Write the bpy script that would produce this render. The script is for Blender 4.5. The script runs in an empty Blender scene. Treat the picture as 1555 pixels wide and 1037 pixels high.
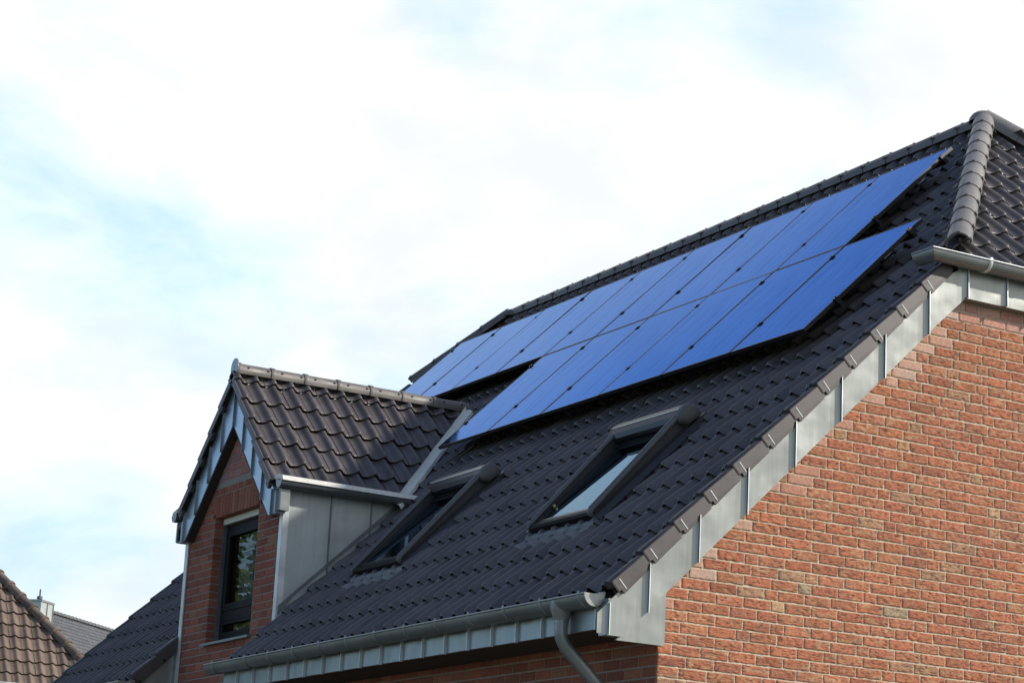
import bpy, bmesh, math, random
from math import sin, cos, tan, radians, pi, sqrt, atan2, hypot, floor
from mathutils import Vector, Matrix, noise
random.seed(7)
sc = bpy.context.scene
COL = sc.collection
ZO = 4.02                                   # height of the wall corner above the ground
TH = 0.7750649742397615                     # pitch of the main roof
CT, ST = cos(TH), sin(TH)
YR, ZR = -0.47037, 0.08151 + ZO             # reference line of the main roof plane
ROW, COLW = 0.35737, 0.208                  # cover length and width of a roof tile

# ------------------------------------------------------------------ helpers
class MB:
    """collects faces; build() links them as ONE mesh object"""
    def __init__(s):
        s.v = []; s.f = []; s.m = []; s.t = []; s.sm = []
    def face(s, pts, m=0, t=None, sm=False):
        i = len(s.v); s.v.extend(tuple(p) for p in pts); s.f.append(tuple(range(i, i + len(pts))))
        s.m.append(m); s.t.append(t or (1, 1, 1)); s.sm.append(sm)
    def grid(s, rows, m=0, t=None, sm=True, closed=False):
        i = len(s.v); n = len(rows[0])
        for r in rows: s.v.extend(tuple(p) for p in r)
        for a in range(len(rows) - 1):
            for b in range(n if closed else n - 1):
                c = (b + 1) % n
                s.f.append((i + a*n + b, i + a*n + c, i + (a+1)*n + c, i + (a+1)*n + b))
                s.m.append(m); s.t.append(t or (1, 1, 1)); s.sm.append(sm)
    def box(s, P, a, b, c, m=0, t=None):
        """P maps (a,b,c); a, b, c are (lo, hi)"""
        q = [[[P(x, y, z) for z in c] for y in b] for x in a]
        for fc in ((0,0,0),(0,0,1),(0,1,1),(0,1,0)), ((1,0,0),(1,1,0),(1,1,1),(1,0,1)), \
                  ((0,0,0),(1,0,0),(1,0,1),(0,0,1)), ((0,1,0),(0,1,1),(1,1,1),(1,1,0)), \
                  ((0,0,0),(0,1,0),(1,1,0),(1,0,0)), ((0,0,1),(1,0,1),(1,1,1),(0,1,1)):
            s.face([q[i][j][k] for i, j, k in fc], m, t)
    def prism(s, A, B, m=0, t=None, sm=False):
        """closed solid between two equal outlines A and B"""
        n = len(A)
        s.face(list(reversed(A)), m, t); s.face(B, m, t)
        if sm:
            s.grid([A, B], m, t, True, True)
        else:
            for i in range(n):
                j = (i + 1) % n
                s.face([A[i], A[j], B[j], B[i]], m, t)
    def tube(s, pts, r, n=12, m=0, caps=True, t=None):
        pts = [Vector(p) for p in pts]; rows = []
        rr = r if isinstance(r, (list, tuple)) else [r] * len(pts)
        up = None
        for i, p in enumerate(pts):
            d = (pts[min(i+1, len(pts)-1)] - pts[max(i-1, 0)]).normalized()
            if up is None:
                up = Vector((0, 0, 1)) if abs(d.z) < .9 else Vector((1, 0, 0))
            a = d.cross(up).normalized(); up = a.cross(d).normalized()
            rows.append([p + a*(rr[i]*cos(2*pi*k/n)) + up*(rr[i]*sin(2*pi*k/n)) for k in range(n)])
        s.grid(rows, m, t, True, True)
        if caps:
            s.face(list(reversed(rows[0])), m, t); s.face(rows[-1], m, t)
    def build(s, name, mats, parent=None, bisect=(), weld=False, loc=None, bevel=0):
        me = bpy.data.meshes.new(name)
        o = bpy.data.objects.new(name, me); COL.objects.link(o)
        base = Vector((0, 0, 0))
        if parent is not None:
            o.parent = parent; base = wloc(parent)
        elif loc is not None:
            base = Vector(loc); o.location = base
        me.from_pydata([tuple(Vector(p) - base) for p in s.v], [], s.f)
        for m in (mats if isinstance(mats, (list, tuple)) else [mats]): me.materials.append(m)
        me.polygons.foreach_set('material_index', s.m)
        me.polygons.foreach_set('use_smooth', s.sm)
        at = me.attributes.new('tint', 'FLOAT_COLOR', 'FACE')
        at.data.foreach_set('color', [c for t in s.t for c in (t[0], t[1], t[2], 1.0)])
        if bisect or weld:
            bm = bmesh.new(); bm.from_mesh(me)
            if weld: bmesh.ops.remove_doubles(bm, verts=bm.verts, dist=1e-5)
            for co, no in bisect:
                bmesh.ops.bisect_plane(bm, geom=bm.verts[:] + bm.edges[:] + bm.faces[:], plane_co=Vector(co) - base,
                                       plane_no=Vector(no), clear_outer=True, dist=1e-6)
            bm.to_mesh(me); bm.free()
        me.update()
        if bevel:
            md = o.modifiers.new('edge', 'BEVEL'); md.width = bevel; md.segments = 2; md.limit_method = 'ANGLE'; md.angle_limit = radians(40)
            md.harden_normals = False
        return o

def wloc(o):
    p = Vector((0, 0, 0))
    while o is not None:
        p = p + o.location; o = o.parent
    return p

def tag(o, label=None, cat=None, group=None, kind=None):
    if label: o['label'] = label
    if cat: o['category'] = cat
    if group: o['group'] = group
    if kind: o['kind'] = kind
    return o

def empty(name, loc=(0, 0, 0), parent=None):
    o = bpy.data.objects.new(name, None); COL.objects.link(o)
    o.empty_display_size = .3
    if parent is not None:
        o.parent = parent; o.location = Vector(loc) - wloc(parent)
    else:
        o.location = loc
    return o

def RP(x, v, o=0.0):                        # main roof: along the eave, up the slope, away from the tiles
    return (x, YR + v*CT - o*ST, ZR + v*ST + o*CT)
def W(x, y, z): return (x, y, z + ZO)
def mixc(a, b, f): return tuple(x + (y - x)*f for x, y in zip(a, b))

# ------------------------------------------------------------------ materials
def mat(name, base, rough=.5, metal=0.0, spec=.5):
    m = bpy.data.materials.new(name); m.use_nodes = True
    nt = m.node_tree; b = nt.nodes['Principled BSDF']
    b.inputs['Base Color'].default_value = (*base, 1); b.inputs['Roughness'].default_value = rough
    b.inputs['Metallic'].default_value = metal; b.inputs['Specular IOR Level'].default_value = spec
    return m, nt, b
def N(nt, typ, **kw):
    n = nt.nodes.new(typ)
    for k, v in kw.items():
        if k.startswith('_'): setattr(n, k[1:], v)
        else: n.inputs[k.replace('_', ' ')].default_value = v
    return n
def noise_tex(nt, scale, detail=4, rough=.55, vec=None, stretch=None):
    n = N(nt, 'ShaderNodeTexNoise', Scale=scale, Detail=detail, Roughness=rough)
    tc = N(nt, 'ShaderNodeTexCoord')
    src = tc.outputs['Object']
    if stretch:
        mp = N(nt, 'ShaderNodeMapping'); mp.inputs['Scale'].default_value = stretch[0:3]
        if len(stretch) > 3: mp.inputs['Rotation'].default_value = stretch[3]
        nt.links.new(src, mp.inputs['Vector']); src = mp.outputs['Vector']
    nt.links.new(src, n.inputs['Vector'])
    return n
def ramp(nt, src, stops):
    r = nt.nodes.new('ShaderNodeValToRGB'); cr = r.color_ramp
    while len(cr.elements) < len(stops): cr.elements.new(.5)
    for e, (p, c) in zip(cr.elements, stops):
        e.position = p; e.color = (*c, 1) if len(c) == 3 else c
    nt.links.new(src, r.inputs['Fac']); return r
def g3(v): return (v, v, v)
def mul(nt, a, b, fac=1.0):
    n = nt.nodes.new('ShaderNodeMix'); n.data_type = 'RGBA'; n.blend_type = 'MULTIPLY'; n.inputs[0].default_value = fac
    nt.links.new(a, n.inputs[6]); nt.links.new(b, n.inputs[7]); return n.outputs[2]
def bump(nt, b, src, strength, dist=.01):
    n = N(nt, 'ShaderNodeBump', Strength=strength, Distance=dist)
    nt.links.new(src, n.inputs['Height']); nt.links.new(n.outputs['Normal'], b.inputs['Normal'])
def tinted(nt, b, *texs):
    a = nt.nodes.new('ShaderNodeAttribute'); a.attribute_name = 'tint'
    c = a.outputs['Color']
    for t in texs: c = mul(nt, c, t)
    nt.links.new(c, b.inputs['Base Color'])

def brick_mat(name, rough=.85):
    m, nt, b = mat(name, (.4, .16, .1), rough, 0, .25)
    n1 = noise_tex(nt, 38, 5, .6); r1 = ramp(nt, n1.outputs['Fac'], [(.3, g3(.72)), (.7, g3(1.22))])
    n2 = noise_tex(nt, 4.0, 3); r2 = ramp(nt, n2.outputs['Fac'], [(.35, (.9, .92, .95)), (.65, (1.08, 1.03, 1.0))])
    tinted(nt, b, r1.outputs['Color'], r2.outputs['Color'])
    n3 = noise_tex(nt, 1, 4, .6, stretch=(60, 60, 220)); bump(nt, b, n3.outputs['Fac'], .6, .004)
    return m
M_BRICK = brick_mat('rough_brick')
def mortar_mat(name, base):
    m, nt, b = mat(name, base, .95, 0, .2)
    n1 = noise_tex(nt, 60, 4); r1 = ramp(nt, n1.outputs['Fac'], [(.3, tuple(c*.7 for c in base)), (.7, tuple(c*1.15 for c in base))])
    nt.links.new(r1.outputs['Color'], b.inputs['Base Color']); bump(nt, b, n1.outputs['Fac'], .5, .004)
    return m
M_MORTAR = mortar_mat('mortar', (.58, .49, .37))
M_MORTAR_GREY = mortar_mat('grey_mortar', (.30, .25, .215))  # darker, greyer mortar for the front walls

def tile_mat(name, base, rough=.38):
    m, nt, b = mat(name, base, rough, 0, .5)
    n1 = noise_tex(nt, 5, 5, .6); r1 = ramp(nt, n1.outputs['Fac'], [(.3, tuple(c*.78 for c in base)), (.72, tuple(c*1.22 for c in base))])
    n2 = noise_tex(nt, 240, 3); r2 = ramp(nt, n2.outputs['Fac'], [(.25, g3(.82)), (.75, g3(1.15))])
    n4 = noise_tex(nt, 34, 3, .6); r4 = ramp(nt, n4.outputs['Fac'], [(.66, g3(1.0)), (.74, (1.5, 1.48, 1.35))])     # lichen and dust specks
    tinted(nt, b, r1.outputs['Color'], r2.outputs['Color'], r4.outputs['Color'])
    rr = ramp(nt, n1.outputs['Fac'], [(.3, g3(rough*.85)), (.7, g3(rough*1.25))])
    nt.links.new(rr.outputs['Color'], b.inputs['Roughness'])
    bump(nt, b, n2.outputs['Fac'], .12, .003)
    return m
M_TILE = tile_mat('anthracite_tile', (.092, .080, .079), .44)
M_CAPD = tile_mat('dormer_ridge_tile', (.125, .112, .104), .5)
M_CAP = tile_mat('grey_ridge_tile', (.185, .170, .158), .45)
M_BROWN = tile_mat('weathered_brown_tile', (.155, .112, .085), .75)
M_GREYTILE = tile_mat('grey_tile', (.115, .12, .13), .6)

def zinc_mat(name, base, rough, metal, var=1.0):
    m, nt, b = mat(name, base, rough, metal, .5)
    n1 = noise_tex(nt, 2.2, 4, .6); r1 = ramp(nt, n1.outputs['Fac'], [(.3, tuple(c*(1 - .14*var) for c in base)), (.7, tuple(c*(1 + .09*var) for c in base))])
    n2 = noise_tex(nt, 1, 4, .6, stretch=(24, 24, 1.6)); r2 = ramp(nt, n2.outputs['Fac'], [(.3, g3(1 - .10*var)), (.7, g3(1 + .05*var))])
    nt.links.new(mul(nt, r1.outputs['Color'], r2.outputs['Color']), b.inputs['Base Color'])
    n3 = noise_tex(nt, 2.4, 2); bump(nt, b, n3.outputs['Fac'], .3*var, .05)
    rr = ramp(nt, n1.outputs['Fac'], [(.3, g3(rough*.9)), (.7, g3(rough*1.2))])
    nt.links.new(rr.outputs['Color'], b.inputs['Roughness'])
    return m
M_ZINC = zinc_mat('patinated_zinc', (.295, .312, .298), .33, .6)
M_ZINCB = zinc_mat('sky_tinted_zinc', (.42, .48, .55), .30, .8, .35)  # bluish base carries the sky reflected in the shaded barge boards
M_ZINCE = zinc_mat('eave_zinc', (.27, .30, .315), .36, .65)
M_ZINCD = zinc_mat('dark_zinc', (.23, .25, .26), .36, .6)
M_BRIGHT = zinc_mat('bright_zinc', (.66, .68, .68), .38, .5)
M_LEAD = zinc_mat('dressed_flashing', (.66, .65, .60), .55, .05)
M_ZINCL = zinc_mat('cheek_zinc', (.44, .475, .465), .45, .3)
M_ZINCX = zinc_mat('aged_zinc', (.13, .145, .15), .4, .4)
M_SOFFIT, _, _ = mat('dark_soffit', (.035, .026, .022), .8)
M_CLIP, _, _ = mat('white_clip', (.62, .63, .64), .5)

def alu_mat(name, base, rough=.28, metal=.0):
    m, nt, b = mat(name, base, rough, metal, .5)
    n = noise_tex(nt, 90, 2); r = ramp(nt, n.outputs['Fac'], [(.3, tuple(c*.9 for c in base)), (.7, tuple(c*1.1 for c in base))])
    nt.links.new(r.outputs['Color'], b.inputs['Base Color'])
    return m
M_ALU = alu_mat('grey_lacquered_aluminium', (.022, .023, .027), .3, .0)
M_ALU.node_tree.nodes['Principled BSDF'].inputs['Specular IOR Level'].default_value = .3
M_HOOD = alu_mat('matt_end_cap', (.085, .082, .08), .6)
M_RAIL = alu_mat('grey_rail', (.085, .085, .088), .45, .0)
M_BLACK = alu_mat('black_anodised', (.008, .008, .009), .35)
M_FRAME = alu_mat('anthracite_window_frame', (.013, .0115, .013), .5)
M_FRAME.node_tree.nodes['Principled BSDF'].inputs['Specular IOR Level'].default_value = .08
M_CREAM = alu_mat('cream_shutter', (.62, .59, .5), .5)
M_BRASS = alu_mat('brass_latch', (.5, .4, .16), .35, .8)
M_PLEAT = alu_mat('pleated_apron', (.19, .20, .21), .5, .0)
M_SIDE = alu_mat('side_flashing', (.03, .03, .032), .5)
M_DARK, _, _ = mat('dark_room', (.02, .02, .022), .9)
M_PLASTER, _, _ = mat('pale_render', (.55, .53, .49), .9)
M_CURTAIN = alu_mat('curtain', (.30, .28, .26), .9)

def pane_mat(name, tint, ior):
    m = bpy.data.materials.new(name); m.use_nodes = True; nt = m.node_tree
    for n in list(nt.nodes): nt.nodes.remove(n)
    out = nt.nodes.new('ShaderNodeOutputMaterial'); mx = nt.nodes.new('ShaderNodeMixShader')
    tr = N(nt, 'ShaderNodeBsdfTransparent'); tr.inputs['Color'].default_value = (.72, .77, .76, 1)
    gl = N(nt, 'ShaderNodeBsdfGlossy', Roughness=.0); gl.inputs['Color'].default_value = (*tint, 1)
    fr = N(nt, 'ShaderNodeFresnel', IOR=ior)
    nt.links.new(fr.outputs[0], mx.inputs[0]); nt.links.new(tr.outputs[0], mx.inputs[1]); nt.links.new(gl.outputs[0], mx.inputs[2])
    nt.links.new(mx.outputs[0], out.inputs[0]); return m
M_PANE = pane_mat('roof_window_glass', (.55, .78, 1.0), 3.4)
M_PANE2 = pane_mat('window_glass', (.62, .66, .62), 1.65)

def solar_mat():
    m = bpy.data.materials.new('solar_cell_glass'); m.use_nodes = True; nt = m.node_tree
    for n in list(nt.nodes): nt.nodes.remove(n)
    out = nt.nodes.new('ShaderNodeOutputMaterial'); mx = nt.nodes.new('ShaderNodeMixShader')
    df = N(nt, 'ShaderNodeBsdfDiffuse'); df.inputs['Color'].default_value = (.006, .010, .03, 1)
    gl = N(nt, 'ShaderNodeBsdfGlossy')
    lw = N(nt, 'ShaderNodeLayerWeight', Blend=.5)                  # the blue coating pales at grazing angles
    cr = ramp(nt, lw.outputs['Facing'], [(.68, (.062, .215, .92)), (.80, (.13, .33, 1.0)), (.89, (.42, .62, 1.0))])
    fr = N(nt, 'ShaderNodeFresnel', IOR=3.0)
    # rain streaks running down the slope
    n1 = noise_tex(nt, 1, 4, .65, stretch=(60, 1.3, 1)); r1 = ramp(nt, n1.outputs['Fac'], [(.40, g3(.06)), (.75, g3(.22))])
    n2 = noise_tex(nt, 2.5, 4, .6); r2 = ramp(nt, n2.outputs['Fac'], [(.4, g3(.6)), (.7, g3(1.2))])
    nt.links.new(mul(nt, r1.outputs['Color'], r2.outputs['Color']), gl.inputs['Roughness'])
    st = ramp(nt, n1.outputs['Fac'], [(.36, g3(1.06)), (.48, g3(1.0)), (.60, g3(.80)), (.72, g3(.64))])
    nt.links.new(mul(nt, cr.outputs['Color'], st.outputs['Color']), gl.inputs['Color'])
    bp = N(nt, 'ShaderNodeBump', Strength=.03, Distance=.002); nt.links.new(n1.outputs['Fac'], bp.inputs['Height'])
    nt.links.new(bp.outputs['Normal'], gl.inputs['Normal'])
    fm = N(nt, 'ShaderNodeMath', _operation='MULTIPLY'); fm.use_clamp = True; fm.inputs[1].default_value = 1.3; nt.links.new(fr.outputs[0], fm.inputs[0])
    nt.links.new(fm.outputs[0], mx.inputs[0]); nt.links.new(df.outputs[0], mx.inputs[1]); nt.links.new(gl.outputs[0], mx.inputs[2])
    nt.links.new(mx.outputs[0], out.inputs[0])
    return m
M_SOLAR = solar_mat()

# ------------------------------------------------------------------ roof tiles
def tile_profile(t):
    """height of an S-shaped interlocking tile over its width, t in [0,1), the roll centred on 0"""
    d = t - floor(t)
    if d > .5: d -= 1
    w = .36 if d < 0 else .31
    if abs(d) < w:
        return .5 + .5*cos(pi*d/w)
    return -.05*sin(pi*(abs(d) - w)/(.5 - w)*.5) - .03
TS = [-.5, -.42, -.36, -.29, -.22, -.16, -.11, -.055, 0, .05, .10, .15, .20, .255, .31, .318, .38, .44, .5]
def tiles(mb, P, u0, u1, v0, v1, uoff=0.0, voff=0.0, L=ROW, Wd=COLW, hump=.052, tilt=.042, base=-.080, holes=(), tint=.16, ts=TS):
    k0 = int(floor((v0 - voff)/L)) ; k1 = int(math.ceil((v1 - voff)/L))
    j0 = int(floor((u0 - uoff)/Wd - .5)); j1 = int(math.ceil((u1 - uoff)/Wd + .5))
    for k in range(k0, k1 + 1):
        va = voff + k*L
        for j in range(j0, j1 + 1):
            uc = uoff + j*Wd
            t = 1 + random.uniform(-tint, tint); tc = (t*random.uniform(.985, 1.015), t, t*random.uniform(.98, 1.03))
            dz = random.uniform(-.0025, .0025); du = random.uniform(-.003, .003)
            pieces = [(max(uc - Wd/2, u0), min(uc + Wd/2, u1), max(va, v0), min(va + L + .012, v1))]
            for (ha, hb, hc, hd) in holes:
                nx = []
                for (a, b, c, d) in pieces:
                    if b <= ha or a >= hb or d <= hc or c >= hd: nx.append((a, b, c, d)); continue
                    if a < ha: nx.append((a, ha, c, d))
                    if b > hb: nx.append((hb, b, c, d))
                    a2, b2 = max(a, ha), min(b, hb)
                    if c < hc: nx.append((a2, b2, c, hc))
                    if d > hd: nx.append((a2, b2, hd, d))
                pieces = nx
            for (a, b, c, d) in pieces:
                if b - a < .004 or d - c < .004: continue
                us = [a] + [uc + s*Wd for s in ts if a + .001 < uc + s*Wd < b - .001] + [b]
                butt = c <= va + 1e-6
                vs = ([c, c + .007, c + .018, c + .035] if butt and d - c > .05 else [c]) + [d]
                rows = []
                for i, v in enumerate(vs):
                    r = []
                    for u in us:
                        s = (u - uc)/Wd
                        pr = tile_profile(s)
                        o = base + hump*pr + tilt*(1 - (v - va)/L) + dz
                        if s >= .315: o -= .004
                        if butt and len(vs) > 2: o -= (.010 + .011*max(pr, 0) if i == 0 else .0045 + .004*max(pr, 0) if i == 1 else .001 if i == 2 else 0)
                        r.append(P(u + du, v, o))
                    rows.append(r)
                mb.grid(rows, 0, tc, True)
                if butt:                    # open lower edge: the tile is 14 mm thick and hollow under its roll
                    low = [[], []]
                    for u in us:
                        z_ = base + hump*tile_profile((u - uc)/Wd) + tilt - .024 + dz
                        low[0].append(P(u + du, c + .003, z_)); low[1].append(P(u + du, c + .07, z_ - .004))
                    mb.grid([low[1], low[0], rows[0]], 0, tuple(x*.85 for x in tc), False)

def caps(mb, A, B, r, L=.37, up=None, flat=1.0, lugs=True, tint=.1, n=10, collar=False):
    """overlapping half round ridge caps from A down to B"""
    A, B = Vector(A), Vector(B); d = (B - A); ln = d.length; d.normalize()
    side = d.cross(Vector((0, 0, 1))).normalized(); up = side.cross(d).normalized()
    k = max(1, int(round(ln/L))); L = ln/k
    for i in range(k):
        t = 1 + random.uniform(-tint, tint); tc = (t, t, t)
        a0 = A + d*(L*i); rows = []
        prof = ((-.03, 1.03), (-.004, 1.03), (L*.5, .99), (L + .02, .95)) if not collar else ((-.03, 1.10*collar), (-.012, 1.13*collar), (.02*collar, 1.10*collar), (.03*collar, 1.0), (L + .02, .99))
        for s, q in prof:
            rows.append([a0 + d*s + side*(r*q*cos(pi*(1.24*h/n - .12))) + up*(r*flat*q*sin(pi*(1.24*h/n - .12))) for h in range(n + 1)])
        mb.grid(rows, 0, tc, True)
        for e in (0, -1):
            c = [p for p in rows[e]]
            c2 = [p - (p - (a0 + d*(-.03 if e == 0 else L + .02)))*.14 for p in c]
            mb.grid([c2, c] if e == 0 else [c, c2], 0, tuple(x*.75 for x in tc), False)
        if lugs:
            for ang in (pi*.5, pi*.12, pi*.88):
                c = a0 + d*.0 + side*(r*1.03*cos(ang)) + up*(r*flat*1.03*sin(ang)); nrm = (side*cos(ang) + up*sin(ang)); tg = d.cross(nrm)
                mb.box(lambda x, y, z: c + d*x + tg*y + nrm*z, (-.040, -.005), (-.016, .016), (-.008, .010), 0, tuple(x*.8 for x in tc))

# ------------------------------------------------------------------ bricks
PAL = [((.43, .160, .086), 6), ((.40, .146, .080), 5), ((.36, .132, .076), 2), ((.43, .178, .098), 3), ((.38, .21, .125), .4)]
PALH = PAL + [((.44, .25, .14), 1.5), ((.36, .28, .18), .8), ((.52, .33, .18), .8)]
def pick(pal):
    s = sum(w for _, w in pal); r = random.uniform(0, s)
    for c, w in pal:
        r -= w
        if r <= 0: break
    f = random.uniform(.9, 1.1); return tuple(x*f*random.uniform(.97, 1.03) for x in c)
def one_brick(mb, P, a0, a1, z0, z1, tc, hi, rough=1.0, depth=.03, m=0):
    s = random.uniform(0, 500)
    if not hi:
        e = .004
        q = [P(a0, z0, -.004), P(a1, z0, -.004), P(a1, z1, -.004), P(a0, z1, -.004)]
        i = [P(a0+e, z0+e, 0), P(a1-e, z0+e, 0), P(a1-e, z1-e, 0), P(a0+e, z1-e, 0)]
        bk = [P(a0, z0, -depth), P(a1, z0, -depth), P(a1, z1, -depth), P(a0, z1, -depth)]
        mb.face(i, m, tc)
        for k in range(4):
            l = (k+1) % 4
            mb.face([q[k], q[l], i[l], i[k]], m, tc); mb.face([bk[k], bk[l], q[l], q[k]], m, tc)
        return
    nx = max(6, int((a1 - a0)/.009)); nz = 18
    rows = []
    wob = [random.uniform(-.0025, .0025) for _ in range(4)]
    for r in range(nz + 1):
        fz = r/nz; row = []
        for c in range(nx + 1):
            fx = c/nx
            a = a0 + (a1 - a0)*fx; z = z0 + (z1 - z0)*fz
            w = noise.noise(Vector((a*9 + s, z*5, s*.7)))
            n1 = noise.noise(Vector((a*13 + s*1.3, (z + w*.020)*92 + s, s)))
            g = max(0.0, .30 - abs(n1))/.30
            n2 = noise.noise(Vector((a*30 + s, z*80, s + 9)))
            gate = max(0.0, min(1.0, .45 + 2.0*noise.noise(Vector((a*20 + s, z*20, s + 3)))))
            ed = min(fx*(a1-a0), (1-fx)*(a1-a0), fz*(z1-z0), (1-fz)*(z1-z0))
            h = -rough*.0065*g*gate + rough*.0014*n2 - (.003 if ed <= 1e-6 else 0)
            sa = noise.noise(Vector((z*40, s, 1)))*.002 if c in (0, nx) else 0
            sz = noise.noise(Vector((a*30, s, 5)))*.0022 if r in (0, nz) else 0
            row.append(P(a + sa, z + sz + wob[0]*(1-fx) + wob[1]*fx, h))
        rows.append(row)
    i0 = len(mb.f); mb.grid(rows, m, tc, True)
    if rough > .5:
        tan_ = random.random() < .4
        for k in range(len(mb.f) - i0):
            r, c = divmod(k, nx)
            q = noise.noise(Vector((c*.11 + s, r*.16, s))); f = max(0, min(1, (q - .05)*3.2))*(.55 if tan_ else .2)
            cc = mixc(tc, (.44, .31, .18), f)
            a = a0 + (a1 - a0)*(c + .5)/nx; z = z0 + (z1 - z0)*(r + .5)/nz     # groove shade painted into the face tint along the wire cut
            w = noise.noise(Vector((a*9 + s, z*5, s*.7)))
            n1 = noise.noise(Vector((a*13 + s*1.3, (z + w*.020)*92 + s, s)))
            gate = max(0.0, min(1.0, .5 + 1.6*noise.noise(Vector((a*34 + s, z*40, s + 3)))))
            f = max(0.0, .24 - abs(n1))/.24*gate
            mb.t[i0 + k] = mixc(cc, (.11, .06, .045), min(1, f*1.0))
    edge = rows[0] + [r[-1] for r in rows[1:]] + list(reversed(rows[-1]))[1:] + [r[0] for r in reversed(rows[1:-1])]
    fr = [(a0 + (a1-a0)*c/nx, z0) for c in range(nx+1)] + [(a1, z0 + (z1-z0)*r/nz) for r in range(1, nz+1)] + [(a0 + (a1-a0)*c/nx, z1) for c in range(nx-1, -1, -1)] + [(a0, z0 + (z1-z0)*r/nz) for r in range(nz-1, 0, -1)]
    bk = [P(a, z, -depth) for a, z in fr]
    mb.grid([bk, edge], m, tc, False, True)

def course(a0, a1, prev, start):
    """brick ends along one course of wild bond"""
    x = a0; out = []; first = True; run = 0
    while x < a1 - .02:
        opts = [start] if first and start else ([.2365, .2365, .2365, .1115] if run > 1 else [.2365])
        random.shuffle(opts)
        L = opts[0]
        for c in opts + [.2365, .1115, .174]:
            e = x + c + .0068
            if all(abs(e - p) > .045 for p in prev): L = c; break
        run = 0 if L < .2 else run + 1
        e = min(x + L, a1); out.append((x, e)); x = e + .0135; first = False
    return out

# ================================================================== the house
house = tag(empty('brick_house', (-6, 5, 0)), 'large red brick house with dark tiled roof, zinc trim and a gabled dormer', 'house')

# ---- gable wall (faces +x)
def PG(y, z, d): return (d, y, z + ZO)
def rake(y):                                # lower edge of the rake fascia, on the wall face
    yy = y if y < 5.0 else 10.0 - y
    return min(-.017 + .98*(yy + .065), 2.77)
g = MB()
CZ = 2.1832; H1 = 1/12.0
prev = []
for k in range(-9, 74):
    ztop = CZ - k*H1 - .005; zbot = ztop - H1 + .0135
    if zbot < -ZO: break
    bricks = course(0.0, 10.0, prev, [.178, .240, .115, .240][k % 4])
    prev = [e + .005 for _, e in bricks if True][:-1]
    for a, b in bricks:
        zc = rake((a + b)/2); zl = max(rake(a), rake(b))
        if zbot > zl + .10: continue
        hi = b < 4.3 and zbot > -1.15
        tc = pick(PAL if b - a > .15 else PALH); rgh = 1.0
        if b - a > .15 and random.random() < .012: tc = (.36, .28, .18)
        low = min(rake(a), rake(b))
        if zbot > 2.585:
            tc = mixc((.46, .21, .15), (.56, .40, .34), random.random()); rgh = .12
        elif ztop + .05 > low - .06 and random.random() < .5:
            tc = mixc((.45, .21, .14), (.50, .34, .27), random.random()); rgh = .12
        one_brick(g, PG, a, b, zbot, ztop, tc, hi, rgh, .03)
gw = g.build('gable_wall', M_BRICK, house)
g = MB()
ys = [0, .001, 2.85, 5, 7.15, 9.999, 10]
def gt(y): return max(.1, min(.98*(min(y, 10 - y) + .065) + .1, 2.95))
A = [W(-.0088, y, z) for y, z in ((.009, -ZO), (10, -ZO), (10, .1), (7.1, 2.95), (2.9, 2.95), (.009, .1))]
B = [(-.30, y, z) for (_, y, z) in A]
g.prism(B, A)
g.build('mortar', M_MORTAR, gw)

# ---- front wall (faces -y), right of the dormer
def PF(x, z, d): return (x, -d, z + ZO)
g = MB(); prev = []
PALF = [((.28, .098, .06), 4), ((.24, .082, .052), 4), ((.30, .125, .075), 2), ((.22, .078, .052), 2)]  # same brick darkened: the shade on the front is in the palette
for k in range(27, 76):
    ztop = CZ - k*H1 - .005; zbot = ztop - H1 + .0135
    if zbot < -ZO: break
    br = course(0.03, 6.95, prev, [.115, .240, .178][k % 3]); prev = [e + .005 for _, e in br][:-1]
    for a, b in br:
        one_brick(g, PF, -b, -a, zbot, ztop, pick(PALF), False)
fw = g.build('front_wall', M_BRICK, house)
g = MB(); g.box(lambda x, y, z: W(x, y, z), (-6.96, -.031), (.0058, .29), (-ZO, -.02)); g.build('mortar', M_MORTAR_GREY, fw)

# ---- rear and far walls (never face the camera)
g = MB()
g.box(W, (-12.5, -.31), (9.7, 10.0), (-ZO, .05))
out = [(.3, -ZO), (9.69, -ZO), (9.69, .2), (7.2, 2.6), (2.8, 2.6), (.3, .2)]
g.prism([W(-12.5, y, z) for y, z in out], [W(-12.2, y, z) for y, z in out])
g.box(W, (-12.5, -9.62), (0.0, .29), (-ZO, .0))
g.build('rear_wall', M_BRICK, house)

# ---- main roof slope
VB = -.045
SKY = [(-2.50, -1.49), (-5.885, -4.875)]
mb = MB()
holes = [(a + .02, b - .02, 1.10, 2.36) for a, b in SKY]
tiles(mb, RP, -6.93, .035, VB, 7.62, 0.0, VB, holes=holes)
tiles(mb, RP, -9.60, -6.93, 2.25, 7.62, 0.0, VB)
tiles(mb, RP, -12.6, -9.60, VB, 7.62, 0.0, VB)
hipA = Vector((.20, 2.63, 0)); hipB = Vector((-2.2, 4.99, 0))
hn = Vector((.983, 1.0, 0)).normalized()
roof = mb.build('roof', M_TILE, house, bisect=[(hipA, hn), (RP(-12.66, 6.45), Vector((-1.0, .72, 0)).normalized())])
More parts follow.
